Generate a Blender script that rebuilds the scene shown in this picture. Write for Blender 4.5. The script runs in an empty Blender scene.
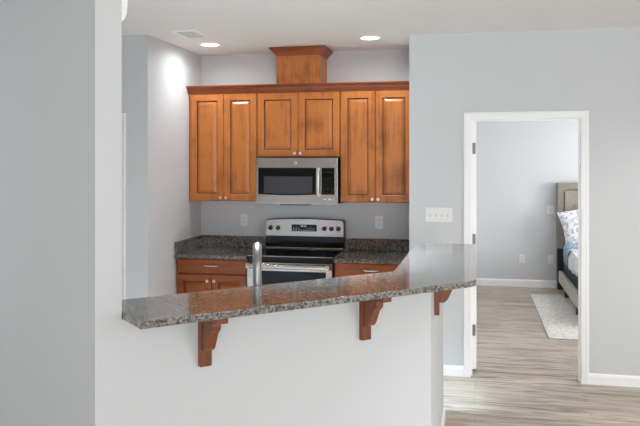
import bpy, bmesh, math, random
from mathutils import Vector, Matrix
random.seed(7)
scn = bpy.context.scene
COL = scn.collection
R = math.radians

# ------------------------------------------------------------------ camera
cam_d = bpy.data.cameras.new('camera'); cam = bpy.data.objects.new('camera', cam_d); COL.objects.link(cam)
cam.location = (0, 0, 1.70)
cam.rotation_euler = (R(90), 0, 0.2103)
cam_d.sensor_width = 36; cam_d.lens = 726.0 * 36 / 640
cam_d.shift_y = -(213 - 163.2) / 640
cam_d.clip_start = 0.05
scn.camera = cam

# ------------------------------------------------------------------ world, lights, exposure
w = bpy.data.worlds.new('sky'); scn.world = w; w.use_nodes = True
w.node_tree.nodes['Background'].inputs[0].default_value = (0.93, 0.96, 1.0, 1)
w.node_tree.nodes['Background'].inputs[1].default_value = 0.82

def area(name, loc, target, size, energy, color=(1, 1, 1), size_y=None, spread=180):
    d = bpy.data.lights.new(name, 'AREA'); d.energy = energy; d.color = color; d.size = size
    d.spread = R(spread)
    if size_y: d.shape = 'RECTANGLE'; d.size_y = size_y
    o = bpy.data.objects.new(name, d); COL.objects.link(o); o.location = loc
    o.rotation_euler = (Vector(target) - Vector(loc)).to_track_quat('-Z', 'Y').to_euler()
    return o
area('added_rear_fill', (2.2, -5.6, 1.5), (-0.6, 5.0, 1.9), 4.0, 265, (0.96, 0.98, 1.0), 2.2)  # added fill from behind the camera, evens the light through the deep room
area('added_side_daylight', (3.35, 1.6, 1.5), (0.0, 3.2, 1.7), 2.2, 30, (0.92, 0.96, 1.0), 1.7)  # unseen area light added on the right, daylight from that side
area('added_bounce_fill', (1.5, 2.7, 2.70), (1.5, 2.7, 0), 0.7, 24, (0.92, 0.98, 1.05), spread=95)  # added lamp without fixture; its floor pool bounces up to the ceiling
area('added_doorwall_fill', (1.9, 4.5, 2.70), (1.9, 4.6, 0), 0.5, 16, (1, 0.99, 0.97), spread=130)  # added lamp out of frame, brightens the doorway wall
area('added_kitchen_fill', (-1.3, 4.15, 2.70), (-1.3, 4.2, 0), 0.6, 104, (0.77, 0.98, 1.20), spread=78)  # added out-of-view fill, tinted cool against the warm bounce off the wood
area('added_bedroom_fill', (4.0, 8.2, 1.5), (1.0, 8.6, 1.2), 1.6, 94, (0.98, 0.97, 1.0), 1.4)  # added daylight fill for the bedroom, no window is seen there
area('unseen_bedroom_light', (2.0, 8.8, 2.60), (1.9, 9.0, 0), 0.5, 14, (1, 0.98, 0.95))  # unseen lamp added for the brighter top of the far bedroom wall
sd_ = bpy.data.lights.new('sun', 'SUN'); sd_.energy = 4; sd_.angle = R(0.6); sd_.color = (1, 0.98, 0.95)
so_ = bpy.data.objects.new('sun', sd_); COL.objects.link(so_); so_.location = (9, 1, 6)
so_.rotation_euler = Vector((-1.0, 0.12, -0.95)).to_track_quat('-Z', 'Y').to_euler()
vs = scn.view_settings
vs.view_transform = 'Standard'; vs.look = 'None'; vs.gamma = 1.0; vs.use_curve_mapping = False
vs.exposure = 0.15
try:
    scn.cycles.max_bounces = 10; scn.cycles.diffuse_bounces = 6; scn.cycles.use_denoising = True
    scn.cycles.caustics_reflective = False; scn.cycles.caustics_refractive = False
except Exception: pass

# ------------------------------------------------------------------ materials
def lin(r, g, b):
    f = lambda c: (c / 12.92 if c <= 0.04045 else ((c + 0.055) / 1.055) ** 2.4)
    return (f(r / 255), f(g / 255), f(b / 255), 1)
def new_mat(name):
    m = bpy.data.materials.new(name); m.use_nodes = True
    return m, m.node_tree, m.node_tree.nodes['Principled BSDF']
def plain(name, rgb, rough=0.5, metal=0.0, bump=0.0, bscale=60, spec=None):
    m, t, b = new_mat(name)
    b.inputs['Base Color'].default_value = lin(*rgb); b.inputs['Roughness'].default_value = rough; b.inputs['Metallic'].default_value = metal
    if spec is not None: b.inputs['Specular IOR Level'].default_value = spec
    tc = t.nodes.new('ShaderNodeTexCoord'); n = t.nodes.new('ShaderNodeTexNoise'); n.inputs['Scale'].default_value = bscale; n.inputs['Detail'].default_value = 4
    t.links.new(tc.outputs['Object'], n.inputs['Vector'])
    if bump:
        bp = t.nodes.new('ShaderNodeBump'); bp.inputs['Strength'].default_value = bump; bp.inputs['Distance'].default_value = 0.01
        t.links.new(n.outputs['Fac'], bp.inputs['Height']); t.links.new(bp.outputs['Normal'], b.inputs['Normal'])
    else:
        mr = t.nodes.new('ShaderNodeMapRange'); mr.inputs['To Min'].default_value = max(0, rough - 0.03); mr.inputs['To Max'].default_value = min(1, rough + 0.03)
        t.links.new(n.outputs['Fac'], mr.inputs['Value']); t.links.new(mr.outputs['Result'], b.inputs['Roughness'])
    return m
def wood(name, c0, c1, rough=0.35, axis='z'):
    m, t, b = new_mat(name); N = t.nodes; L = t.links
    tc = N.new('ShaderNodeTexCoord'); mp = N.new('ShaderNodeMapping')
    s = {'z': (22, 22, 1.6), 'x': (1.6, 22, 22)}[axis]; mp.inputs['Scale'].default_value = s
    n = N.new('ShaderNodeTexNoise'); n.inputs['Scale'].default_value = 1.6; n.inputs['Detail'].default_value = 5; n.inputs['Distortion'].default_value = 0.6
    n2 = N.new('ShaderNodeTexNoise'); n2.inputs['Scale'].default_value = 5; n2.inputs['Detail'].default_value = 3
    mx = N.new('ShaderNodeMath'); mx.operation = 'MULTIPLY_ADD'; mx.inputs[1].default_value = 0.55
    r = N.new('ShaderNodeValToRGB'); r.color_ramp.elements[0].position = 0.36; r.color_ramp.elements[1].position = 0.72
    r.color_ramp.elements[0].color = lin(*c0); r.color_ramp.elements[1].color = lin(*c1)
    ml = N.new('ShaderNodeMath'); ml.operation = 'MULTIPLY'; ml.inputs[1].default_value = 0.82
    L.new(tc.outputs['Object'], mp.inputs['Vector']); L.new(mp.outputs['Vector'], n.inputs['Vector']); L.new(tc.outputs['Object'], n2.inputs['Vector'])
    L.new(n2.outputs['Fac'], ml.inputs[0]); L.new(n.outputs['Fac'], mx.inputs[0]); L.new(ml.outputs[0], mx.inputs[2])
    L.new(mx.outputs[0], r.inputs['Fac']); L.new(r.outputs['Color'], b.inputs['Base Color']); b.inputs['Roughness'].default_value = rough
    return m
def granite(name, cols, scale, rough, ior=1.5):
    m, t, b = new_mat(name); N = t.nodes; L = t.links
    tc = N.new('ShaderNodeTexCoord')
    v = N.new('ShaderNodeTexVoronoi'); v.inputs['Scale'].default_value = scale
    n = N.new('ShaderNodeTexNoise'); n.inputs['Scale'].default_value = scale * 0.55; n.inputs['Detail'].default_value = 6; n.inputs['Roughness'].default_value = 0.7
    sep = N.new('ShaderNodeSeparateColor'); ad = N.new('ShaderNodeMath'); ad.operation = 'MULTIPLY_ADD'; ad.inputs[1].default_value = 0.5
    ml = N.new('ShaderNodeMath'); ml.operation = 'MULTIPLY'; ml.inputs[1].default_value = 0.5
    r = N.new('ShaderNodeValToRGB'); el = r.color_ramp.elements
    for i, (p, c) in enumerate(cols):
        e = el[i] if i < 2 else el.new(p)
        e.position = p; e.color = lin(*c)
    L.new(tc.outputs['Object'], v.inputs['Vector']); L.new(tc.outputs['Object'], n.inputs['Vector'])
    L.new(v.outputs['Color'], sep.inputs[0]); L.new(sep.outputs[0], ad.inputs[0]); L.new(n.outputs['Fac'], ml.inputs[0]); L.new(ml.outputs[0], ad.inputs[2])
    L.new(ad.outputs[0], r.inputs['Fac']); L.new(r.outputs['Color'], b.inputs['Base Color']); b.inputs['Roughness'].default_value = rough; b.inputs['IOR'].default_value = ior
    return m
def floor_mat():
    m, t, b = new_mat('vinyl_plank'); N = t.nodes; L = t.links
    tc = N.new('ShaderNodeTexCoord')
    br = N.new('ShaderNodeTexBrick'); br.offset = 0.37; br.inputs['Scale'].default_value = 1.0; br.inputs['Brick Width'].default_value = 1.22; br.inputs['Row Height'].default_value = 0.18
    br.inputs['Mortar Size'].default_value = 0.0016; br.inputs['Color1'].default_value = lin(198, 187, 173); br.inputs['Color2'].default_value = lin(174, 162, 148); br.inputs['Mortar'].default_value = lin(150, 140, 130)
    br.inputs['Bias'].default_value = -0.1
    mp = N.new('ShaderNodeMapping'); mp.inputs['Scale'].default_value = (0.9, 9, 1)
    n = N.new('ShaderNodeTexNoise'); n.inputs['Scale'].default_value = 1.9; n.inputs['Detail'].default_value = 5; n.inputs['Distortion'].default_value = 1.6
    r = N.new('ShaderNodeValToRGB'); r.color_ramp.elements[0].position = 0.33; r.color_ramp.elements[1].position = 0.56
    r.color_ramp.elements[0].color = lin(178, 168, 156); r.color_ramp.elements[1].color = lin(255, 255, 255)
    mx = N.new('ShaderNodeMix'); mx.data_type = 'RGBA'; mx.blend_type = 'MULTIPLY'; mx.inputs['Factor'].default_value = 0.85
    L.new(tc.outputs['Object'], br.inputs['Vector']); L.new(tc.outputs['Object'], mp.inputs['Vector']); L.new(mp.outputs['Vector'], n.inputs['Vector'])
    L.new(n.outputs['Fac'], r.inputs['Fac']); L.new(br.outputs['Color'], mx.inputs[6]); L.new(r.outputs['Color'], mx.inputs[7])
    mp2 = N.new('ShaderNodeMapping'); mp2.inputs['Scale'].default_value = (0.8, 13, 1); mp2.inputs['Location'].default_value = (3.1, 7.7, 0)
    n2 = N.new('ShaderNodeTexNoise'); n2.inputs['Scale'].default_value = 1.5; n2.inputs['Detail'].default_value = 4; n2.inputs['Distortion'].default_value = 1.2
    r2 = N.new('ShaderNodeValToRGB'); e2 = r2.color_ramp.elements; e2[0].position = 0.57; e2[1].position = 0.70; e2[0].color = (1, 1, 1, 1); e2[1].color = lin(176, 164, 152)
    mx2 = N.new('ShaderNodeMix'); mx2.data_type = 'RGBA'; mx2.blend_type = 'MULTIPLY'; mx2.inputs['Factor'].default_value = 1.0
    L.new(tc.outputs['Object'], mp2.inputs['Vector']); L.new(mp2.outputs['Vector'], n2.inputs['Vector']); L.new(n2.outputs['Fac'], r2.inputs['Fac'])
    L.new(mx.outputs[2], mx2.inputs[6]); L.new(r2.outputs['Color'], mx2.inputs[7])
    L.new(mx2.outputs[2], b.inputs['Base Color']); b.inputs['Roughness'].default_value = 0.38
    return m
def steel(name, rgb=(176, 168, 162), rough=0.24):
    m, t, b = new_mat(name); N = t.nodes; L = t.links
    b.inputs['Base Color'].default_value = lin(*rgb); b.inputs['Metallic'].default_value = 1.0
    tc = N.new('ShaderNodeTexCoord'); mp = N.new('ShaderNodeMapping'); mp.inputs['Scale'].default_value = (2, 2, 220)
    n = N.new('ShaderNodeTexNoise'); n.inputs['Scale'].default_value = 3; n.inputs['Detail'].default_value = 3
    mr = N.new('ShaderNodeMapRange'); mr.inputs['To Min'].default_value = rough - 0.06; mr.inputs['To Max'].default_value = rough + 0.08
    L.new(tc.outputs['Object'], mp.inputs['Vector']); L.new(mp.outputs['Vector'], n.inputs['Vector']); L.new(n.outputs['Fac'], mr.inputs['Value']); L.new(mr.outputs['Result'], b.inputs['Roughness'])
    return m
def fabric(name, c0, c1, scale=90, rough=0.9, lo=0.42, hi=0.58):
    m, t, b = new_mat(name); N = t.nodes; L = t.links
    tc = N.new('ShaderNodeTexCoord'); n = N.new('ShaderNodeTexNoise'); n.inputs['Scale'].default_value = scale; n.inputs['Detail'].default_value = 4
    r = N.new('ShaderNodeValToRGB'); r.color_ramp.elements[0].position = lo; r.color_ramp.elements[1].position = hi
    r.color_ramp.elements[0].color = lin(*c0); r.color_ramp.elements[1].color = lin(*c1)
    bp = N.new('ShaderNodeBump'); bp.inputs['Strength'].default_value = 0.3; bp.inputs['Distance'].default_value = 0.004
    L.new(tc.outputs['Object'], n.inputs['Vector']); L.new(n.outputs['Fac'], r.inputs['Fac']); L.new(r.outputs['Color'], b.inputs['Base Color'])
    L.new(n.outputs['Fac'], bp.inputs['Height']); L.new(bp.outputs['Normal'], b.inputs['Normal']); b.inputs['Roughness'].default_value = rough
    return m
def emit(name, rgb, strength):
    m, t, b = new_mat(name)
    b.inputs['Base Color'].default_value = lin(*rgb); b.inputs['Emission Color'].default_value = lin(*rgb); b.inputs['Emission Strength'].default_value = strength
    return m

M = dict(
    wall=plain('wall_paint', (209, 212, 214), 0.75, bump=0.04, bscale=220),
    ceil=plain('ceiling_texture', (232, 232, 230), 0.95, bump=0.8, bscale=22),
    trim=plain('white_trim_paint', (247, 248, 249), 0.4),
    floor=floor_mat(),
    wood=wood('honey_maple', (116, 60, 22), (184, 110, 50)),
    woodx=wood('reddish_maple', (92, 40, 8), (144, 70, 14), axis='x'),
    crown=wood('crown_wood', (100, 46, 18), (138, 66, 26), axis='x'),
    glaze=plain('dark_glaze', (84, 38, 14), 0.4),
    granite=granite('speckled_granite', [(0.0, (40, 37, 35)), (1.0, (206, 198, 188)), (0.38, (62, 58, 54)), (0.5, (112, 104, 97)), (0.62, (140, 131, 122)), (0.72, (96, 88, 84))], 120, 0.07),
    bargranite=granite('bar_granite', [(0.0, (40, 39, 38)), (1.0, (188, 183, 176)), (0.36, (70, 69, 68)), (0.46, (110, 106, 102)), (0.56, (158, 149, 141)), (0.66, (112, 106, 101))], 120, 0.09, 2.0),
    steel=steel('stainless_steel'),
    chrome=plain('brushed_nickel', (222, 219, 214), 0.34, 1.0),
    satin=plain('satin_faucet_metal', (158, 156, 152), 0.42, 1.0),
    hinge=plain('dull_hinge_metal', (120, 118, 114), 0.5, 1.0),
    black=plain('black_glass', (9, 9, 10), 0.08, spec=0.22),
    blackm=plain('black_plastic', (22, 22, 23), 0.45),
    smoke=plain('smoked_screen', (62, 62, 64), 0.25, spec=0.3),
    louvre=plain('shaded_vent_trim', (205, 205, 203), 0.5),  # white trim greyed: the louvres' shade is in the colour
    tslot=plain('toggle_slot_plastic', (196, 195, 192), 0.6),
    plate=plain('white_plastic', (236, 236, 234), 0.4),
    slot=plain('dark_slot', (70, 70, 70), 0.7),
    mark=plain('pale_marking', (215, 215, 215), 0.5),
    lamp=emit('lamp_lens', (255, 250, 242), 6.0),
    digit=emit('display_digits', (150, 190, 200), 0.5),
    uphol=fabric('taupe_upholstery', (142, 136, 126), (158, 152, 142)),
    uphol2=fabric('taupe_upholstery_border', (134, 128, 117), (150, 144, 133)),
    uphol3=fabric('dark_taupe_groove', (92, 86, 78), (108, 102, 92)),  # dark tone for the groove line around the headboard panel
    rail=fabric('beige_rail_fabric', (178, 172, 160), (196, 190, 178)),
    navy=fabric('navy_fabric', (40, 46, 60), (56, 62, 78)),
    quilt=fabric('pale_quilt', (205, 212, 222), (236, 238, 242), 14),
    blue=fabric('dusty_blue_cotton', (132, 156, 180), (156, 178, 198), 40),
    pillow=fabric('white_print_cotton', (176, 182, 192), (240, 241, 243), 26, lo=0.4, hi=0.52),
    rug=fabric('cream_rug', (196, 194, 188), (224, 222, 216), 30),
    darkwood=plain('espresso_wood', (28, 25, 26), 0.5),
)

# ------------------------------------------------------------------ mesh helpers
def tag(o, label=None, cat=None, group=None, kind=None):
    if label: o['label'] = label
    if cat: o['category'] = cat
    if group: o['group'] = group
    if kind: o['kind'] = kind
    return o
def empty(name, loc=(0, 0, 0), rz=0):
    o = bpy.data.objects.new(name, None); COL.objects.link(o); o.location = loc; o.rotation_euler = (0, 0, rz); o.empty_display_size = 0.1
    return o
def finish(name, bm, mats, parent=None, smooth=False, recalc=True):
    if recalc: bmesh.ops.recalc_face_normals(bm, faces=bm.faces[:])
    me = bpy.data.meshes.new(name); bm.to_mesh(me); bm.free()
    for m in (mats if isinstance(mats, (list, tuple)) else [mats]): me.materials.append(m)
    if smooth:
        for p in me.polygons: p.use_smooth = True
        me.set_sharp_from_angle(angle=R(35))
    o = bpy.data.objects.new(name, me); COL.objects.link(o)
    if smooth:
        wn = o.modifiers.new('weighted_normal', 'WEIGHTED_NORMAL'); wn.keep_sharp = True; wn.weight = 60
    if parent: o.parent = parent
    return o
def box(bm, x0, x1, y0, y1, z0, z1, bev=0.0, mi=0, seg=2):
    g = bmesh.ops.create_cube(bm, size=1.0)
    vs_ = g['verts']
    bmesh.ops.scale(bm, vec=(abs(x1 - x0), abs(y1 - y0), abs(z1 - z0)), verts=vs_)
    bmesh.ops.translate(bm, vec=((x0 + x1) / 2, (y0 + y1) / 2, (z0 + z1) / 2), verts=vs_)
    fs = set(f for v in vs_ for f in v.link_faces)
    for f in fs: f.material_index = mi
    if bev:
        es = list(set(e for v in vs_ for e in v.link_edges))
        r = bmesh.ops.bevel(bm, geom=es, offset=bev, segments=seg, affect='EDGES', profile=0.5)
        for f in r['faces']: f.material_index = mi
def boxes(name, lst, mat, parent=None, bev=0.0):
    bm = bmesh.new()
    for b in lst: box(bm, *b, bev=bev)
    return finish(name, bm, mat, parent, smooth=bev > 0)
def prism(bm, pts, z0, z1, bev=0.0, mi=0):
    b = [bm.verts.new((x, y, z0)) for x, y in pts]; t = [bm.verts.new((x, y, z1)) for x, y in pts]; n = len(pts)
    fs = [bm.faces.new(b[::-1]), bm.faces.new(t)] + [bm.faces.new((b[i], b[(i + 1) % n], t[(i + 1) % n], t[i])) for i in range(n)]
    for f in fs: f.material_index = mi
    if bev:
        es = list(set(e for f in fs for e in f.edges))
        bmesh.ops.bevel(bm, geom=es, offset=bev, segments=3, affect='EDGES', profile=0.5)
def sweep(bm, path, prof, up, closed=False, mi=0):
    """profile (a, b) swept along path; a runs along path_dir x up, b along up; corners mitred."""
    path = [Vector(p) for p in path]; up = Vector(up).normalized(); n = len(path); rings = []
    for i, p in enumerate(path):
        d0 = (p - path[i - 1]).normalized() if i > 0 or closed else None
        d1 = (path[(i + 1) % n] - p).normalized() if i < n - 1 or closed else None
        s0 = d0.cross(up) if d0 else d1.cross(up); s1 = d1.cross(up) if d1 else s0
        s = (s0 + s1); s.normalize(); k = 1.0 / max(0.2, s.dot(s0))
        rings.append([bm.verts.new(p + s * (a * k) + up * b) for a, b in prof])
    m = len(prof); last = n if closed else n - 1
    for i in range(last):
        A, B = rings[i], rings[(i + 1) % n]
        for j in range(m):
            f = bm.faces.new((A[j], A[(j + 1) % m], B[(j + 1) % m], B[j])); f.material_index = mi
    if not closed:
        bm.faces.new(rings[0]).material_index = mi; bm.faces.new(rings[-1][::-1]).material_index = mi
def tube(bm, pts, r, seg=14, radii=None):
    pts = [Vector(p) for p in pts]; rings = []
    ref = None
    for i, p in enumerate(pts):
        d = ((pts[i + 1] if i < len(pts) - 1 else p) - (pts[i - 1] if i else p)).normalized()
        if ref is None: ref = d.orthogonal().normalized()
        u = (ref - d * ref.dot(d)).normalized(); ref = u; v = d.cross(u); rr = radii[i] if radii else r
        rings.append([bm.verts.new(p + (u * math.cos(2 * math.pi * k / seg) + v * math.sin(2 * math.pi * k / seg)) * rr) for k in range(seg)])
    for A, B in zip(rings, rings[1:]):
        for k in range(seg): bm.faces.new((A[k], A[(k + 1) % seg], B[(k + 1) % seg], B[k]))
    bm.faces.new(rings[0][::-1]); bm.faces.new(rings[-1])
def lathe(bm, prof, origin, axis, seg=24, mi=0):
    """(r, h) profile turned about axis through origin."""
    o = Vector(origin); ax = Vector(axis).normalized(); u = ax.orthogonal().normalized(); v = ax.cross(u); rings = []
    for r, h in prof:
        if r < 1e-6: rings.append([bm.verts.new(o + ax * h)])
        else: rings.append([bm.verts.new(o + ax * h + (u * math.cos(2 * math.pi * k / seg) + v * math.sin(2 * math.pi * k / seg)) * r) for k in range(seg)])
    for A, B in zip(rings, rings[1:]):
        for k in range(seg):
            a = A[k % len(A)], A[(k + 1) % len(A)]; b = B[k % len(B)], B[(k + 1) % len(B)]
            vs_ = [a[0]] + ([a[1]] if a[1] != a[0] else []) + ([b[1]] if b[1] != b[0] else []) + [b[0]]
            if len(vs_) > 2: bm.faces.new(vs_).material_index = mi
    for Rg, rev in ((rings[0], True), (rings[-1], False)):
        if len(Rg) > 2: bm.faces.new(Rg[::-1] if rev else Rg).material_index = mi
def extrude_xz(bm, pts, y0, y1, mi=0):
    a = [bm.verts.new((x, y0, z)) for x, z in pts]; b = [bm.verts.new((x, y1, z)) for x, z in pts]; n = len(pts)
    fs = [bm.faces.new(a), bm.faces.new(b[::-1])] + [bm.faces.new((a[i], b[i], b[(i + 1) % n], a[(i + 1) % n])) for i in range(n)]
    for f in fs: f.material_index = mi
def struct(o): o['kind'] = 'structure'; return o

# ------------------------------------------------------------------ key dimensions
H = 2.74
YD, YB = 5.903, 6.62            # wall with the doorway, back wall of the kitchen alcove
XL, XR = -2.587, -0.5205         # alcove sides
YL = 5.447                      # wall with the hall door
YF = 10.35                      # far bedroom wall
DL, DR, DT = -0.031, 0.800, 2.047
q2 = math.sqrt(0.5)
def ds(d, s): return ((s + d) / 2, (s - d) / 2)   # point from x-y = d and x+y = s

# ------------------------------------------------------------------ structure
struct(boxes('floor', [(-5.2, 4.3, -6.0, 10.5, -0.1, 0)], M['floor']))
struct(boxes('ceiling', [(-5.2, 4.3, -6.0, 10.5, H, H + 0.1)], M['ceil']))
struct(boxes('wall_doorway', [(XR, DL - 0.02, YD, YD + 0.115, 0, H), (DR + 0.02, 3.6, YD, YD + 0.115, 0, H), (DL - 0.02, DR + 0.02, YD, YD + 0.115, DT + 0.02, H)], M['wall']))
struct(boxes('wall_alcove', [(XR, XR + 0.11, YD + 0.115, YF, 0, H)], M['wall']))
struct(boxes('wall_back', [(XL - 0.11, XR, YB, YB + 0.11, 0, H)], M['wall']))
struct(boxes('wall_left', [(XL - 0.11, XL, YL, YB, 0, H)], M['wall']))
struct(boxes('wall_hall', [(-5.2, -3.69, YL, YL + 0.11, 0, H), (-2.85, XL - 0.11, YL, YL + 0.11, 0, H), (-3.69, -2.85, YL, YL + 0.11, 2.05, H)], M['wall']))
struct(boxes('wall_right', [(3.5, 3.6, -6.0, 0.5, 0, H), (3.5, 3.6, 2.7, YD, 0, H), (3.5, 3.6, 0.5, 2.7, 0, 0.65), (3.5, 3.6, 0.5, 2.7, 2.35, H)], M['wall']))
struct(boxes('wall_far', [(XR, 4.3, YF, YF + 0.1, 0, H)], M['wall']))
struct(boxes('wall_bedroom', [(4.2, 4.3, YD + 0.115, 7.4, 0, H), (4.2, 4.3, 9.0, YF, 0, H), (4.2, 4.3, 7.4, 9.0, 0, 0.8), (4.2, 4.3, 7.4, 9.0, 2.2, H)], M['wall']))
# angled full-height wall whose narrow end is flush with the half wall
DF, DBK = -3.69, -3.845
SA, SB = 1.04, 1.176
bm = bmesh.new(); prism(bm, [ds(DF, SA), ds(DF, SB), ds(-9.8, SB), ds(-9.8, SA)], 0, H); struct(finish('wall_angled', bm, M['wall']))
# half wall under the bar: angled run, then a straight leg
XF, XBK, YE = -0.205, -0.315, 4.87
bm = bmesh.new()
prism(bm, [ds(DF, SB), (XF, XF - DF), (XF, YE), (XBK, YE), (XBK, XBK - DBK), ds(DBK, SB)], 0, 1.13)
struct(finish('wall_peninsula', bm, M['wall']))

BB = [(0, 0), (0.014, 0), (0.014, 0.062), (0.010, 0.074), (0.004, 0.083), (0, 0.083)]
def baseboard(name, path):
    bm = bmesh.new(); sweep(bm, path, BB, (0, 0, 1)); return struct(finish(name, bm, M['trim']))
baseboard('baseboard_doorway_left', [(XR, YD, 0), (DL - 0.056, YD, 0)])
baseboard('baseboard_doorway_right', [(DR + 0.056, YD, 0), (3.5, YD, 0)])
baseboard('baseboard_peninsula', [(*ds(DF, SA), 0), (XF, XF - DF, 0), (XF, YE, 0), (XBK, YE, 0)])
bm = bmesh.new(); sweep(bm, [(XR + 0.11, YF, 0), (4.2, YF, 0)], [(a, b * 1.2) for a, b in BB], (0, 0, 1)); struct(finish('baseboard_far', bm, M['trim']))
baseboard('baseboard_angled', [(*ds(-9.0, SA), 0), (*ds(DF, SA), 0)])

CAS = [(0, 0), (0, 0.008), (0.006, 0.012), (0.034, 0.015), (0.042, 0.019), (0.054, 0.019), (0.057, 0.016), (0.057, 0)]
def casing(name, x0, x1, zt, y, out):
    bm = bmesh.new()
    sweep(bm, [(x0, y, 0), (x0, y, zt), (x1, y, zt), (x1, y, 0)], [(-a, b) for a, b in CAS], (0, out, 0))
    return finish(name, bm, M['trim'], smooth=False)
def opening(name, x0, x1, zt, y0, y1):
    return boxes(name, [(x0 - 0.019, x0, y0, y1, 0, zt + 0.019), (x1, x1 + 0.019, y0, y1, 0, zt + 0.019), (x0, x1, y0, y1, zt, zt + 0.019),
                        (x0, x0 + 0.011, y0 + 0.04, y0 + 0.068, 0, zt), (x1 - 0.011, x1, y0 + 0.04, y0 + 0.068, 0, zt), (x0 + 0.011, x1 - 0.011, y0 + 0.04, y0 + 0.068, zt - 0.011, zt)], M['trim'])
struct(casing('trim_1', DL, DR, DT, YD, -1)); struct(opening('trim_2', DL, DR, DT, YD + 0.001, YD + 0.114))
struct(casing('trim_3', -3.67, -2.834 - 0.0, 2.05, YL, -1)); struct(opening('trim_4', -3.67, -2.87, 2.03, YL + 0.001, YL + 0.109))

def panel_door(name, parent, x0, x1, y, z0, z1, stile, th=0.02, rails=None, mats=None, face=-1, slim=0.030):
    """raised panel door: nested rings, front towards face*y"""
    bm = bmesh.new()
    def ring(ins, d):
        return [bm.verts.new((a, y + face * d, b)) for a, b in ((x0 + ins, z0 + ins), (x1 - ins, z0 + ins), (x1 - ins, z1 - ins), (x0 + ins, z1 - ins))]
    spec = [(0, 0, 0), (0, th - 0.004, 1), (0.004, th, 0), (stile - 0.004, th, 0), (stile, th - 0.003, 0), (stile + 0.003, th - 0.012, 1), (stile + 0.007, th - 0.013, 1), (stile + slim, th - 0.002, 0), (stile + slim + 0.003, th - 0.001, 0)]
    rings = [ring(a, d) for a, d, _ in spec]
    for i in range(len(rings) - 1):
        for k in range(4):
            f = bm.faces.new((rings[i][k], rings[i][(k + 1) % 4], rings[i + 1][(k + 1) % 4], rings[i + 1][k])); f.material_index = 1 if spec[i + 1][2] and i > 1 else 0
    bm.faces.new(rings[-1]); bm.faces.new(rings[0][::-1])
    return finish(name, bm, mats or [M['wood'], M['glaze']], parent)
def knob(parent, x, y, z, r=0.015):
    bm = bmesh.new(); lathe(bm, [(0.006, 0), (0.005, 0.010), (r * 0.8, 0.014), (r, 0.020), (r * 0.75, 0.026), (0, 0.028)], (x, y, z), (0, -1, 0), 20)
    return finish('knob', bm, M['chrome'], parent, smooth=True)

# bedroom door swung open, seen along its hinge edge
d1 = boxes('door_1', [(DL + 0.003, DL + 0.043, YD + 0.12, YD + 0.94, 0.03, DT - 0.008)], M['trim'], bev=0.002); struct(d1)
for z in (1.82, 1.08, 0.345):
    bm = bmesh.new(); box(bm, DL + 0.010, DL + 0.036, YD + 0.1165, YD + 0.1205, z - 0.045, z + 0.045, bev=0.001)
    lathe(bm, [(0.006, -0.046), (0.006, 0.046), (0, 0.049)], (DL + 0.006, YD + 0.114, z), (0, 0, 1), 10)
    finish('hinge', bm, M['hinge'], d1, smooth=True)['label'] = 'grey metal hinge'
bm = bmesh.new(); lathe(bm, [(0.026, 0), (0.026, 0.006), (0.010, 0.010), (0.010, 0.04), (0.026, 0.05), (0.027, 0.065), (0, 0.072)], (DL + 0.043, YD + 0.88, 0.95), (1, 0, 0), 20); finish('door_knob', bm, M['chrome'], d1, smooth=True)
d1.matrix_world = Matrix.Translation((DL + 0.003, YD + 0.12, 0)) @ Matrix.Rotation(R(6), 4, 'Z') @ Matrix.Translation((-DL - 0.003, -YD - 0.12, 0))
d2 = boxes('door_2', [(-3.667, -2.873, YL + 0.07, YL + 0.105, 0.01, 2.027)], M['trim'], bev=0.002); struct(d2)

# bright trim return where the angled wall meets the dropped kitchen header
bm = bmesh.new()
e = Vector((*ds(DF, SB), 0)); tdir = Vector((q2, q2, 0)); ndir = Vector((-q2, q2, 0))
pr = [(0, 2.215), (0.010, 2.225), (0.018, 2.245), (0.022, 2.28), (0.022, 2.74), (0, 2.74)]
A = [bm.verts.new(e + tdir * a + Vector((0, 0, z))) for a, z in pr]; B = [bm.verts.new(e + tdir * a + ndir * 0.09 + Vector((0, 0, z))) for a, z in pr]
n = len(pr); bm.faces.new(A); bm.faces.new(B[::-1])
for i in range(n): bm.faces.new((A[i], B[i], B[(i + 1) % n], A[(i + 1) % n]))
struct(finish('trim_5', bm, M['trim']))

# ------------------------------------------------------------------ upper cabinets
UF = 6.29; UZ0, UZ1 = 1.355, 2.335
def upper(x0, x1, xm, z0, z1, label, knob_dz):
    c = empty('upper_cabinet', ((x0 + x1) / 2, YB, z0)); tag(c, label, 'cabinet', 'upper kitchen cabinets')
    ox, oy, oz = c.location
    def sub(o): o.location = (-ox, -oy, -oz); return o
    bm = bmesh.new(); box(bm, x0 + 0.0005, x1 - 0.0005, UF + 0.022, YB - 0.001, z0, z1, bev=0.0015)
    sub(finish('body', bm, M['wood'], c))
    for a, b, kx in ((x0 + 0.004, xm - 0.0015, xm - 0.026), (xm + 0.0015, x1 - 0.004, xm + 0.026)):
        d = sub(panel_door('door', c, a, b, UF + 0.021, z0 + 0.004, z1 - 0.003, 0.062))
        knob(d, kx, UF + 0.001, z0 + knob_dz)
    return c
upper(-2.567, -1.9245, -2.242, UZ0, UZ1, 'tall honey wood wall cabinet beside the left wall, left of the microwave', 0.03)
upper(-1.924, -1.1630, -1.545, 1.755, UZ1, 'short honey wood wall cabinet directly above the microwave', 0.032)
upper(-1.1625, -0.524, -0.850, UZ0, UZ1, 'tall honey wood wall cabinet between the microwave and the grey wall corner', 0.03)
fl = boxes('cabinet_filler', [(XL + 0.001, -2.5675, UF + 0.024, YB - 0.001, UZ0, UZ1)], M['wood']); tag(fl, 'narrow honey wood filler strip between the left wall and the wall cabinet', 'filler strip')

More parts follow.
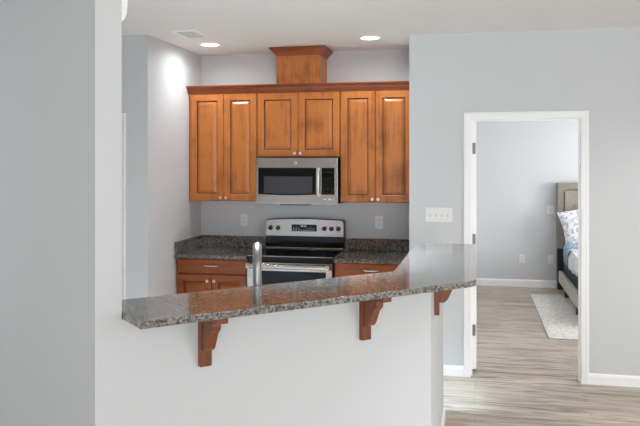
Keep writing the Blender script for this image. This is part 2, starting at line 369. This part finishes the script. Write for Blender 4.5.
CR = [(-0.10, 0.0), (0.020, 0.0), (0.022, 0.012), (0.028, 0.016), (0.032, 0.028), (0.046, 0.048), (0.060, 0.058), (0.066, 0.060), (0.068, 0.071), (-0.10, 0.071)]
bm = bmesh.new(); sweep(bm, [(XL + 0.001, UF + 0.022, UZ1), (XR - 0.001, UF + 0.022, UZ1)], CR, (0, 0, 1))
tag(finish('crown_molding', bm, M['crown']), 'long dark wood crown molding running along the tops of the wall cabinets', 'molding')

ch = empty('hood_chimney', (-1.535, YB, 2.407)); tag(ch, 'wooden chimney box with flared crown between the cabinet tops and the ceiling', 'chimney box')
def under(o, c): o.location = -Vector(c.location); return o
under(boxes('body', [(-1.745, -1.346, UF + 0.02, YB - 0.001, 2.4065, 2.735)], M['wood'], ch), ch)
bm = bmesh.new(); CR2 = [(0, 0), (0.004, 0), (0.008, 0.012), (0.030, 0.036), (0.052, 0.056), (0.058, 0.060), (0.060, 0.073), (0, 0.073)]
sweep(bm, [(-1.745, YB - 0.001, 2.662), (-1.745, UF + 0.02, 2.662), (-1.346, UF + 0.02, 2.662), (-1.346, YB - 0.001, 2.662)], CR2, (0, 0, 1))
under(finish('crown', bm, M['crown'], ch), ch)

# ------------------------------------------------------------------ base cabinets and kitchen worktops
BF = 6.0
def bar_pull(parent, x, y, z, w=0.115):
    bm = bmesh.new(); pts = [(x - w / 2, y, z), (x - w / 2, y - 0.012, z), (x - w / 2 + 0.012, y - 0.026, z), (x, y - 0.030, z), (x + w / 2 - 0.012, y - 0.026, z), (x + w / 2, y - 0.012, z), (x + w / 2, y, z)]
    tube(bm, pts, 0.0058, 10); return finish('pull', bm, M['chrome'], parent, smooth=True)
def base(x0, x1, label):
    c = empty('base_cabinet', ((x0 + x1) / 2, YB, 0)); tag(c, label, 'cabinet', 'base kitchen cabinets')
    bm = bmesh.new(); box(bm, x0, x1, BF + 0.022, YB - 0.001, 0.10, 0.866, bev=0.001); under(finish('body', bm, M['woodx'], c), c)
    under(boxes('toe_kick', [(x0, x1, BF + 0.09, YB - 0.001, 0.0, 0.10)], M['darkwood'], c), c)
    bm = bmesh.new(); box(bm, x0 + 0.008, x1 - 0.008, BF + 0.002, BF + 0.0215, 0.738, 0.858, bev=0.004)
    dr = under(finish('drawer', bm, M['woodx'], c, smooth=True), c); bar_pull(dr, (x0 + x1) / 2 - 0.005, BF + 0.002, 0.805)
    xm = (x0 + x1) / 2
    for a, b, kx in ((x0 + 0.008, xm - 0.002, xm - 0.032), (xm + 0.002, x1 - 0.008, xm + 0.032)):
        d = under(panel_door('door', c, a, b, BF + 0.021, 0.112, 0.726, 0.062, mats=[M['woodx'], M['glaze']]), c); knob(d, kx, BF + 0.001, 0.672)
base(-2.580, -1.924, 'reddish wood base cabinet with a drawer, left of the range')
base(-1.160, -0.524, 'reddish wood base cabinet with a drawer, right of the range')
def worktop(x0, x1, side, label):
    c = empty('worktop', ((x0 + x1) / 2, YB, 0.867)); tag(c, label, 'countertop', 'kitchen worktops')
    bm = bmesh.new(); box(bm, x0, x1, 5.965, YB - 0.001, 0.867, 0.902, bev=0.004); under(finish('slab', bm, M['granite'], c, smooth=True), c)
    bm = bmesh.new(); box(bm, x0, x1, YB - 0.021, YB - 0.001, 0.9022, 1.008, bev=0.002); under(finish('backsplash', bm, M['granite'], c), c)
    if side:
        bm = bmesh.new(); box(bm, x0, x0 + 0.02, 5.975, YB - 0.0212, 0.9022, 1.008, bev=0.002); under(finish('side_splash', bm, M['granite'], c), c)
worktop(XL + 0.001, -1.918, True, 'dark speckled granite worktop with backsplash, left of the range')
worktop(-1.159, XR - 0.001, False, 'dark speckled granite worktop with backsplash, right of the range')

# ------------------------------------------------------------------ range
rg = empty('range', (-1.5385, YB, 0)); tag(rg, 'stainless steel electric range with black glass cooktop and backguard knobs', 'stove')
rx0, rx1 = -1.912, -1.165
under(boxes('body', [(rx0 + 0.002, rx1 - 0.002, 6.0, 6.60, 0.02, 0.893)], M['blackm'], rg, bev=0.003), rg)
bm = bmesh.new(); box(bm, rx0, rx1, 5.955, 6.525, 0.894, 0.914, bev=0.005); ct = under(finish('cooktop', bm, M['black'], rg, smooth=True), rg)
bm = bmesh.new(); box(bm, rx0 + 0.001, rx1 - 0.001, 5.951, 5.958, 0.906, 0.912, bev=0.002)
under(finish('cooktop_trim', bm, M['steel'], rg), rg)
bm = bmesh.new(); box(bm, rx0 + 0.01, rx1 - 0.01, 6.505, 6.522, 0.914, 0.924, bev=0.003); under(finish('rear_trim', bm, M['steel'], rg), rg)
for bx_, by_, br_ in ((-1.73, 6.12, 0.105), (-1.34, 6.12, 0.085), (-1.73, 6.38, 0.08), (-1.34, 6.38, 0.105)):
    bm = bmesh.new(); lathe(bm, [(br_ - 0.003, 0), (br_ - 0.003, 0.0008), (br_, 0.0008), (br_, 0)], (bx_, by_, 0.9138), (0, 0, 1), 40); finish('burner_ring', bm, M['smoke'], ct)
def arch_pts(x0, x1, z0, z1, rise, rc):
    pts = [(x0, z0), (x1, z0)]; N = 16
    for k in range(5): a = math.pi / 2 * k / 4; pts.append((x1 - rc + rc * math.cos(a), z1 - rc + rc * math.sin(a)))
    for k in range(1, N): u = k / N; pts.append((x1 - rc - (x1 - x0 - 2 * rc) * u, z1 + rise * math.sin(math.pi * u)))
    for k in range(5): a = math.pi / 2 + math.pi / 2 * k / 4; pts.append((x0 + rc + rc * math.cos(a), z1 - rc + rc * math.sin(a)))
    return pts
bm = bmesh.new(); extrude_xz(bm, arch_pts(rx0, rx1, 0.914, 1.182, 0.012, 0.03), 6.53, 6.60); bk = under(finish('backguard', bm, M['black'], rg), rg)
bm = bmesh.new(); extrude_xz(bm, arch_pts(rx0 + 0.006, rx1 - 0.006, 1.028, 1.174, 0.012, 0.024), 6.514, 6.5298); cp = under(finish('control_panel', bm, M['steel'], rg), rg)
def pxY(u, y):
    t = (u - 320) / 726.0; c_, s_ = math.cos(0.2103), math.sin(0.2103); return y * (t * c_ - s_) / (t * s_ + c_)
for u in (270, 277.5, 324, 331, 338):
    bm = bmesh.new(); lathe(bm, [(0.021, 0), (0.021, 0.006), (0.017, 0.010), (0.015, 0.030), (0.013, 0.033), (0, 0.033)], (pxY(u, 6.50), 6.514, 1.100), (0, -1, 0), 24)
    box(bm, pxY(u, 6.50) - 0.003, pxY(u, 6.50) + 0.003, 6.474, 6.484, 1.086, 1.116)
    k = under(finish('burner_knob', bm, M['blackm'], rg, smooth=True), rg); k['label'] = 'black burner knob'
    bm = bmesh.new(); box(bm, pxY(u, 6.50) - 0.0015, pxY(u, 6.50) + 0.0015, 6.4735, 6.4745, 1.102, 1.115); finish('pointer_mark', bm, M['mark'], k)
dx0, dx1 = pxY(291.6, 6.51), pxY(316.5, 6.51)
bm = bmesh.new(); box(bm, dx0, dx1, 6.510, 6.5138, 1.072, 1.134, bev=0.002); dp = under(finish('display', bm, M['black'], rg), rg)
bm = bmesh.new()
for k in range(9): box(bm, dx0 + 0.014 + k * 0.0235, dx0 + 0.026 + k * 0.0235, 6.509, 6.5102, 1.080, 1.086)
for k in range(9):
    if k not in (3, 4, 5): box(bm, dx0 + 0.014 + k * 0.0235, dx0 + 0.026 + k * 0.0235, 6.509, 6.5102, 1.098, 1.103)
finish('button_lettering', bm, M['mark'], dp)
bm = bmesh.new()
for k in range(4): box(bm, dx0 + 0.088 + k * 0.013 + (0.005 if k > 1 else 0), dx0 + 0.096 + k * 0.013 + (0.005 if k > 1 else 0), 6.509, 6.5102, 1.112, 1.126)
finish('clock_digits', bm, M['digit'], dp)
# oven door, handle, window, drawer
bm = bmesh.new(); box(bm, rx0 + 0.002, rx1 - 0.002, 5.950, 5.998, 0.215, 0.856, bev=0.004); od = under(finish('oven_door', bm, M['steel'], rg, smooth=True), rg)
bm = bmesh.new(); box(bm, rx0 + 0.055, rx1 - 0.055, 5.9465, 5.9502, 0.36, 0.785, bev=0.0015); finish('oven_window', bm, M['black'], od)
bm = bmesh.new(); zc = 0.829
tube(bm, [(rx0 + 0.035, 5.905, zc), (rx0 + 0.06, 5.897, zc), (-1.5385, 5.893, zc), (rx1 - 0.06, 5.897, zc), (rx1 - 0.035, 5.905, zc)], 0.019, 16)
for xx in (rx0 + 0.028, rx1 - 0.028): box(bm, xx - 0.02, xx + 0.02, 5.888, 5.952, zc - 0.024, zc + 0.024, bev=0.006)
finish('handle', bm, M['steel'], od, smooth=True)
bm = bmesh.new(); box(bm, rx0 + 0.002, rx1 - 0.002, 5.955, 5.998, 0.06, 0.208, bev=0.004); under(finish('storage_drawer', bm, M['steel'], rg, smooth=True), rg)
for xx in (rx0 + 0.05, rx1 - 0.05):
    for yy in (6.05, 6.55):
        bm = bmesh.new(); lathe(bm, [(0.02, 0), (0.02, 0.021)], (xx, yy, 0), (0, 0, 1), 12); under(finish('foot', bm, M['blackm'], rg), rg)

# ------------------------------------------------------------------ microwave
mw = empty('microwave', (-1.537, YB, 1.338)); tag(mw, 'stainless over-the-range microwave with black door window and vertical handle', 'microwave')
mx0, mx1, mz0, mz1, MF = -1.912, -1.1720, 1.336, 1.7475, 6.222
bm = bmesh.new(); box(bm, mx0, mx1, MF + 0.022, YB - 0.001, mz0 + 0.004, mz1, bev=0.003); under(finish('body', bm, M['blackm'], mw), mw)
bm = bmesh.new(); box(bm, mx0, mx1, MF, MF + 0.0215, mz0, mz1, bev=0.004); fr = under(finish('front', bm, M['steel'], mw, smooth=True), mw)
X = lambda u: pxY(u, MF)
def Zv(v, y, x): return 1.70 + (163.2 - v) / 726.0 * (-x * math.sin(0.2103) + y * math.cos(0.2103))
gz0, gz1 = 1.424, Zv(167.8, MF, -1.6)
def arched_panel(bm, x0, x1, z0, z1, sag, y0, y1):
    pts = [(x0 + (x1 - x0) * k / 16, z0 - sag * math.sin(math.pi * k / 16)) for k in range(17)] + [(x1, z1), (x0, z1)]
    extrude_xz(bm, pts, y0, y1)
bm = bmesh.new(); arched_panel(bm, X(258.3), X(316), gz0, gz1, 0.008, MF - 0.003, MF + 0.001); wi = finish('door_glass', bm, M['black'], fr)
bm = bmesh.new(); arched_panel(bm, X(264), X(312.5), gz0 + 0.012, Zv(176.5, MF, -1.6), 0.006, MF - 0.0042, MF - 0.0028); finish('window_screen', bm, M['smoke'], fr)['label'] = 'grey see-through screen'
bm = bmesh.new(); box(bm, X(321.5), X(334.5), MF - 0.003, MF + 0.001, gz0, gz1, bev=0.001); finish('keypad', bm, M['black'], fr)
bm = bmesh.new()
for r_ in range(6):
    for c_ in range(3):
        xx = X(325) + c_ * 0.027; zz = gz0 + 0.018 + r_ * 0.024; box(bm, xx - 0.005, xx + 0.005, MF - 0.004, MF - 0.0028, zz, zz + 0.004)
box(bm, X(324.5), X(332), MF - 0.004, MF - 0.0028, gz1 - 0.040, gz1 - 0.037)
finish('keypad_lettering', bm, M['smoke'], fr)
bm = bmesh.new(); hx = X(319)
tube(bm, [(hx, MF + 0.001, gz1 - 0.012), (hx, MF - 0.028, gz1 - 0.018), (hx, MF - 0.038, gz1 - 0.04), (hx, MF - 0.040, (gz0 + gz1) / 2), (hx, MF - 0.038, gz0 + 0.025), (hx, MF - 0.028, gz0 + 0.003), (hx, MF + 0.001, gz0 - 0.003)], 0.013, 14)
finish('handle', bm, M['chrome'], fr, smooth=True)
bm = bmesh.new(); ex, ez = X(295.5), Zv(163, MF, -1.55)
lathe(bm, [(0.014, -0.001), (0.014, 0.002), (0.011, 0.0025), (0, 0.0025)], (ex, MF, ez), (0, -1, 0), 24)
em = finish('emblem', bm, M['plate'], fr, smooth=True); em['label'] = 'small round emblem'
bm = bmesh.new(); lathe(bm, [(0.0105, 0), (0.0105, 0.003), (0.0085, 0.003), (0.0085, 0)], (ex, MF, ez), (0, -1, 0), 24)
tube(bm, [(ex + 0.005 * math.cos(a), MF - 0.0032, ez + 0.005 * math.sin(a)) for a in [0.6 + 0.7 * k for k in range(8)]], 0.0011, 6)
finish('emblem_mark', bm, M['blackm'], em)
for u in (325, 329.5, 333.2):
    bm = bmesh.new(); box(bm, X(u) - 0.010, X(u) + 0.010, MF - 0.0012, MF + 0.001, 1.378, 1.388); finish('label_plate', bm, M['plate'], fr)['label'] = 'small white label'
bm = bmesh.new(); box(bm, -1.70, -1.42, 6.245, 6.40, mz0 - 0.008, mz0 + 0.004, bev=0.002); under(finish('vent_grille', bm, M['blackm'], mw), mw)

# ------------------------------------------------------------------ bar top, corbels
bt = bmesh.new()
prism(bt, [ds(-3.42, 1.180), (-0.028, 3.392), (0.0, 3.42 + 0.012), (0.006, 3.45), (0.006, 4.97), (-0.393, 4.97), (-0.393, 3.637), ds(-4.03, 1.180)], 1.1303, 1.158, bev=0.004)
tag(finish('bar_top', bt, M['bargranite'], smooth=True), 'long polished grey granite bar top bent at an angle over the half wall', 'countertop')
def corbel(x, y, rz, label):
    c = empty('corbel', (x, y, 0.917), rz); tag(c, label, 'bracket', 'wooden corbels under the bar')
    # local +x points away from the wall
    bm = bmesh.new(); box(bm, 0.0005, 0.026, -0.024, 0.024, 0, 0.2125, bev=0.002); finish('back_plate', bm, M['corb'], c)
    bm = bmesh.new(); box(bm, 0.0265, 0.172, -0.024, 0.024, 0.190, 0.2125, bev=0.002); finish('top_arm', bm, M['corb'], c)
    pts = [(0.0265, 0.1895), (0.112, 0.1895), (0.118, 0.184), (0.120, 0.174), (0.118, 0.163), (0.111, 0.153), (0.101, 0.145), (0.093, 0.135),
           (0.086, 0.120), (0.079, 0.104), (0.072, 0.090), (0.064, 0.078), (0.055, 0.070), (0.044, 0.066), (0.0265, 0.066)]
    bm = bmesh.new(); extrude_xz(bm, pts, -0.019, 0.019); finish('scroll_brace', bm, M['corb'], c)
M['corb'] = wood('corbel_wood', (74, 36, 14), (126, 68, 32))
corbel(-1.030, 2.660, R(-45), 'wooden corbel bracket under the bar top, nearest the full-height angled wall')
corbel(-0.486, 3.204, R(-45), 'wooden corbel bracket under the middle of the bar top')
corbel(XF, 3.80, 0, 'wooden corbel bracket just around the half wall corner, facing the doorway')

# ------------------------------------------------------------------ sink side of the half wall
bm = bmesh.new()
SD = DBK - 0.62 / q2 * 1.0
prism(bm, [ds(DBK - 0.003, 1.20), (XBK - 0.003, XBK - DBK + 0.0), (XBK - 0.003, YE - 0.05), (XBK - 0.62, YE - 0.05), (XBK - 0.62, XBK - 0.62 - SD), ds(SD, 1.20)], 0.867, 0.902, bev=0.003)
tag(finish('sink_worktop', bm, M['granite'], smooth=True), 'lower granite worktop behind the half wall, under the faucet', 'countertop')
sc_ = empty('sink_cabinet', (-1.2, 3.2, 0)); tag(sc_, 'wooden base cabinet run behind the half wall, under the faucet', 'cabinet')
bm = bmesh.new(); prism(bm, [ds(DBK - 0.004, 1.21), (XBK - 0.004, XBK - DBK - 0.001), (XBK - 0.004, YE - 0.06), (XBK - 0.59, YE - 0.06), (XBK - 0.59, XBK - 0.59 - SD - 0.03), ds(SD + 0.04, 1.21)], 0.0, 0.8665)
under(finish('body', bm, M['woodx'], sc_), sc_)
fx, fy = -0.958, 3.135
fc = empty('faucet', (fx, fy, 0.902)); tag(fc, 'brushed nickel gooseneck faucet rising behind the bar top', 'faucet')
bm = bmesh.new(); lathe(bm, [(0.030, 0), (0.030, 0.006), (0.024, 0.012), (0.022, 0.05), (0.021, 0.10)], (0, 0, 0), (0, 0, 1), 24); finish('base', bm, M['satin'], fc, smooth=True)
vd = Vector((fx, fy, 0)).normalized(); pts = [Vector((0, 0, 0.098)), Vector((0, 0, 0.20)), Vector((0, 0, 0.318))]
for k in range(1, 13): a = math.pi * k / 12; pts.append(Vector((0, 0, 0.318)) + vd * (0.095 - 0.095 * math.cos(a)) + Vector((0, 0, 0.095 * math.sin(a))))
bm = bmesh.new(); tube(bm, pts, 0.0205, 18); finish('neck', bm, M['satin'], fc, smooth=True)
bm = bmesh.new(); p = pts[-1]; lathe(bm, [(0.0195, 0), (0.021, 0.03), (0.021, 0.10), (0.017, 0.11), (0, 0.11)], p + Vector((0, 0, 0.002)), (0, 0, -1), 20); finish('spray_head', bm, M['satin'], fc, smooth=True)
bm = bmesh.new(); tube(bm, [(0.015 * q2, 0.015 * q2, 0.06), (0.045 * q2, 0.045 * q2, 0.065), (0.11 * q2, 0.11 * q2, 0.10)], 0.007, 10); finish('lever', bm, M['satin'], fc, smooth=True)

# ------------------------------------------------------------------ plates
def outlet(x, y, z, label, group, w=0.072, h=0.116, kind='outlet'):
    c = empty('wall_outlet' if kind == 'outlet' else 'light_switch', (x, y, z)); tag(c, label, 'outlet' if kind == 'outlet' else 'light switch', group)
    bm = bmesh.new(); box(bm, -w / 2, w / 2, -0.006, -0.0002, -h / 2, h / 2, bev=0.002); finish('plate', bm, M['plate'], c)
    if kind == 'outlet':
        for dz in (-0.02, 0.02):
            bm = bmesh.new(); lathe(bm, [(0.0165, 0), (0.0165, 0.0025), (0, 0.0025)], (0, -0.006, dz), (0, -1, 0), 20); s = finish('socket', bm, M['plate'], c)
            bm = bmesh.new()
            for dx in (-0.006, 0.006): box(bm, dx - 0.0012, dx + 0.0012, -0.0092, -0.0083, dz - 0.002, dz + 0.008)
            lathe(bm, [(0.0025, 0), (0.0025, 0.0008)], (0, -0.0084, dz - 0.008), (0, -1, 0), 10); finish('slots', bm, M['slot'], s)
    else:
        n_ = max(1, round(w / 0.05)) if w > 0.1 else 1
        for k in range(n_):
            xx = (k - (n_ - 1) / 2) * 0.046
            bm = bmesh.new(); box(bm, xx - 0.006, xx + 0.006, -0.0068, -0.0055, -0.013, 0.013); finish('toggle_slot', bm, M['tslot'], c)
            bm = bmesh.new(); box(bm, xx - 0.0045, xx + 0.0045, -0.020, -0.006, 0.000, 0.011, bev=0.001); finish('toggle', bm, M['plate'], c)
outlet(-2.152, YB, 1.158, 'white wall outlet above the backsplash left of the range', 'kitchen outlets')
outlet(-0.860, YB, 1.158, 'white wall outlet above the backsplash right of the range', 'kitchen outlets')
outlet(-0.283, YD, 1.285, 'wide white plate of four light switches on the grey wall beside the doorway', None, 0.214, 0.116, 'switch')
outlet(0.633, YF, 0.385, 'low white bedroom outlet out in the open, farther from the bed', 'bedroom outlets')
outlet(1.010, YF, 0.388, 'low white bedroom outlet right beside the headboard', 'bedroom outlets')
outlet(1.010, YF, 1.061, 'white light switch on the bedroom wall beside the headboard', None, 0.09, 0.116, 'switch')

# ------------------------------------------------------------------ ceiling fixtures
def downlight(x, y, label):
    c = empty('ceiling_light', (x, y, H)); tag(c, label, 'ceiling light', 'recessed kitchen lights')
    bm = bmesh.new(); lathe(bm, [(0.074, -0.001), (0.078, -0.008), (0.092, -0.006), (0.096, -0.0005)], (0, 0, 0), (0, 0, 1), 36); finish('trim_ring', bm, M['trim'], c, smooth=True)
    bm = bmesh.new(); lathe(bm, [(0.0745, -0.0005), (0.0745, -0.004), (0, -0.006)], (0, 0, 0), (0, 0, 1), 36); finish('lens', bm, M['lamp'], c, smooth=True)
    d = bpy.data.lights.new('downlight_lamp', 'AREA'); d.shape = 'DISK'; d.size = 0.14; d.energy = 4.8; d.color = (0.94, 0.98, 1.02); d.spread = R(165)
    o = bpy.data.objects.new('downlight_lamp', d); COL.objects.link(o); o.parent = c; o.location = (0, 0, -0.012)
downlight(-2.262, 6.005, 'round recessed ceiling light next to the ceiling vent')
downlight(-0.850, 5.961, 'round recessed ceiling light above the tall cabinet at the grey wall corner')
cv = empty('ceiling_vent', (-2.23, 5.48, H)); tag(cv, 'white rectangular ceiling air vent with louvres near the kitchen corner', 'air vent')
bm = bmesh.new(); sweep(bm, [(-0.075, -0.135, 0), (0.075, -0.135, 0), (0.075, 0.135, 0), (-0.075, 0.135, 0)], [(0, 0), (0, -0.010), (0.022, -0.010), (0.032, -0.002), (0.032, 0)], (0, 0, 1), closed=True); finish('frame', bm, M['trim'], cv)
boxes('backing', [(-0.076, 0.076, -0.136, 0.136, -0.0015, -0.0003)], M['slot'], cv)
bm = bmesh.new()
for k in range(10):
    yy = -0.096 + k * 0.0232; v = [bm.verts.new(p) for p in ((-0.0755, yy, -0.002), (0.0755, yy, -0.002), (0.0755, yy + 0.019, -0.012), (-0.0755, yy + 0.019, -0.012), (-0.0755, yy + 0.001, -0.0005), (0.0755, yy + 0.001, -0.0005), (0.0755, yy + 0.020, -0.0105), (-0.0755, yy + 0.020, -0.0105))]
    for f in ((0, 1, 2, 3), (4, 7, 6, 5), (0, 4, 5, 1), (3, 2, 6, 7), (0, 3, 7, 4), (1, 5, 6, 2)): bm.faces.new([v[i] for i in f])
finish('louvres', bm, M['louvre'], cv)

# ------------------------------------------------------------------ bedroom
def soft_box(bm, x0, x1, y0, y1, z0, z1, r, seg=4): box(bm, x0, x1, y0, y1, z0, z1, bev=r, seg=seg)
bed = empty('bed', (1.85, 9.2, 0)); tag(bed, 'upholstered bed with tufted taupe headboard against the far bedroom wall', 'bed')
bx0, bx1 = 1.08, 2.71
bm = bmesh.new(); box(bm, bx0, bx1, 10.19, 10.33, 0.555, 1.435, bev=0.015, seg=3); hb = under(finish('headboard', bm, M['uphol2'], bed, smooth=True), bed)
bm = bmesh.new(); box(bm, bx0 + 0.095, bx1 - 0.095, 10.172, 10.189, 0.57, 1.335, bev=0.008, seg=3); tp = finish('tufted_panel', bm, M['uphol'], hb, smooth=True)
bm = bmesh.new(); rr = 0.05; ax, bx_, az, bz = bx0 + 0.097, bx1 - 0.097, 0.575, 1.343
pts = [(ax, az)] + [(ax + rr - rr * math.cos(math.pi / 2 * k / 5), bz - rr + rr * math.sin(math.pi / 2 * k / 5)) for k in range(6)] + [(bx_ - rr + rr * math.sin(math.pi / 2 * k / 5), bz - rr + rr * math.cos(math.pi / 2 * k / 5)) for k in range(6)] + [(bx_, az)]
tube(bm, [(x, 10.183, z) for x, z in pts], 0.010, 8); finish('groove', bm, M['uphol3'], hb, smooth=True)['label'] = 'darker piping'  # added dark tube stands in for the dark groove around the panel
for k in range(6):
    for zz in (1.14, 0.86):
        bm = bmesh.new(); lathe(bm, [(0.018, -0.004), (0.018, 0.004), (0.012, 0.010), (0, 0.012)], (1.30 + k * 0.21, 10.172, zz), (0, -1, 0), 14); finish('tuft_button', bm, M['uphol2'], tp, smooth=True)
for xx in (bx0 + 0.005, bx1 - 0.085):
    bm = bmesh.new(); box(bm, xx, xx + 0.08, 10.20, 10.32, 0, 0.5545, bev=0.004); under(finish('headboard_leg', bm, M['darkwood'], bed), bed)
for xx in (1.095, 2.645):
    bm = bmesh.new(); box(bm, xx, xx + 0.05, 8.05, 10.185, 0.105, 0.262, bev=0.012, seg=3); under(finish('side_rail', bm, M['rail'], bed, smooth=True), bed)
bm = bmesh.new(); box(bm, 1.095, 2.695, 7.99, 8.045, 0.105, 0.40, bev=0.012, seg=3); under(finish('footboard', bm, M['rail'], bed, smooth=True), bed)
for xx in (1.105, 2.625):
    for yy in (8.5, 9.55):
        bm = bmesh.new(); box(bm, xx, xx + 0.05, yy, yy + 0.05, 0.0122, 0.1045); under(finish('leg', bm, M['darkwood'], bed), bed)
bm = bmesh.new(); soft_box(bm, 1.15, 2.64, 8.055, 10.15, 0.14, 0.42, 0.03); under(finish('box_spring', bm, M['navy'], bed, smooth=True), bed)
bm = bmesh.new(); soft_box(bm, 1.15, 2.64, 8.055, 10.15, 0.4205, 0.58, 0.05); under(finish('mattress', bm, M['quilt'], bed, smooth=True), bed)
# quilt: draped sheet with thickness
bm = bmesh.new(); nx, ny = 26, 30; G = []
for j in range(ny + 1):
    y = 8.06 + (9.34 - 8.06) * j / ny; row = []
    for i in range(nx + 1):
        s = i / nx * 1.90 - 0.95; W = 0.750; drop = 0.0
        if abs(s) <= W: x, z = s, 0.600
        else: d = abs(s) - W; x = math.copysign(W + 0.010 + 0.007 * math.sin(y * 17) * min(1, d * 6), s); z = 0.597 - d * (0.93 + 0.07 * math.sin(y * 5))
        row.append(bm.verts.new((1.895 + x, y, z + (0.006 * math.sin(x * 9 + y * 7) if abs(s) < W else 0) + 0.006)))
    G.append(row)
for j in range(ny):
    for i in range(nx): bm.faces.new((G[j][i], G[j][i + 1], G[j + 1][i + 1], G[j + 1][i]))
ql = finish('quilt', bm, M['quilt'], smooth=True); sm = ql.modifiers.new('thickness', 'SOLIDIFY'); sm.thickness = 0.012; sm.offset = 1
tag(ql, 'pale patterned quilt draped over the bed', 'quilt')
def pillow(name, w_, h_, t_, loc, rot, mat, label, group=None):
    bm = bmesh.new(); N = 14; top = []; bot = []
    for sgn, out in ((1, top), (-1, bot)):
        for j in range(N + 1):
            r_ = []
            for i in range(N + 1):
                u = i / N * 2 - 1; v = j / N * 2 - 1
                k = (1 - abs(u) ** 2.6) * (1 - abs(v) ** 2.6); pinch = 1 - 0.07 * ((1 - abs(u) ** 2) * abs(v) ** 2)
                pinch2 = 1 - 0.07 * ((1 - abs(v) ** 2) * abs(u) ** 2)
                r_.append(bm.verts.new((u * w_ / 2 * pinch2, v * h_ / 2 * pinch, sgn * (t_ / 2 * max(k, 0) ** 0.55 + 0.002))))
            out.append(r_)
        for j in range(N):
            for i in range(N): bm.faces.new((out[j][i], out[j][i + 1], out[j + 1][i + 1], out[j + 1][i]))
    bmesh.ops.remove_doubles(bm, verts=bm.verts[:], dist=0.0045)
    o = finish(name, bm, mat, smooth=True); o.location = loc; o.rotation_euler = rot
    tag(o, label, 'pillow', group); return o
pillow('pillow', 0.66, 0.46, 0.15, (1.43, 9.99, 0.905), (R(76), R(-13), 0), M['pillow'], 'white printed pillow leaning on the tufted headboard')
# blue throw folded over the side of the bed
bm = bmesh.new(); prof = [(1.117, 0.455), (1.108, 0.53), (1.112, 0.60), (1.128, 0.645), (1.165, 0.668), (1.24, 0.664), (1.40, 0.652), (1.60, 0.648), (1.90, 0.645)]; G = []
for j in range(15):
    y = 9.36 + 0.36 * j / 14
    G.append([bm.verts.new((x - 0.006 * math.sin(j * 1.3 + k * 0.4), y, z + 0.010 * math.sin(j * 0.9 + k * 0.7) - (0.05 * math.sin(j * 0.5) if k == 0 else 0))) for k, (x, z) in enumerate(prof)])
for j in range(14):
    for k in range(len(prof) - 1): bm.faces.new((G[j][k], G[j][k + 1], G[j + 1][k + 1], G[j + 1][k]))
th = finish('throw_blanket', bm, M['blue'], smooth=True); sm = th.modifiers.new('thickness', 'SOLIDIFY'); sm.thickness = 0.016; sm.offset = 0
tag(th, 'dusty blue throw folded over the bed edge below the white printed pillow', 'blanket')
bm = bmesh.new(); box(bm, 0.70, 2.9, 7.32, 9.72, 0.0005, 0.012, bev=0.004); tag(finish('area_rug', bm, M['rug'], smooth=True), 'cream textured area rug on the bedroom floor under the bed', 'rug')
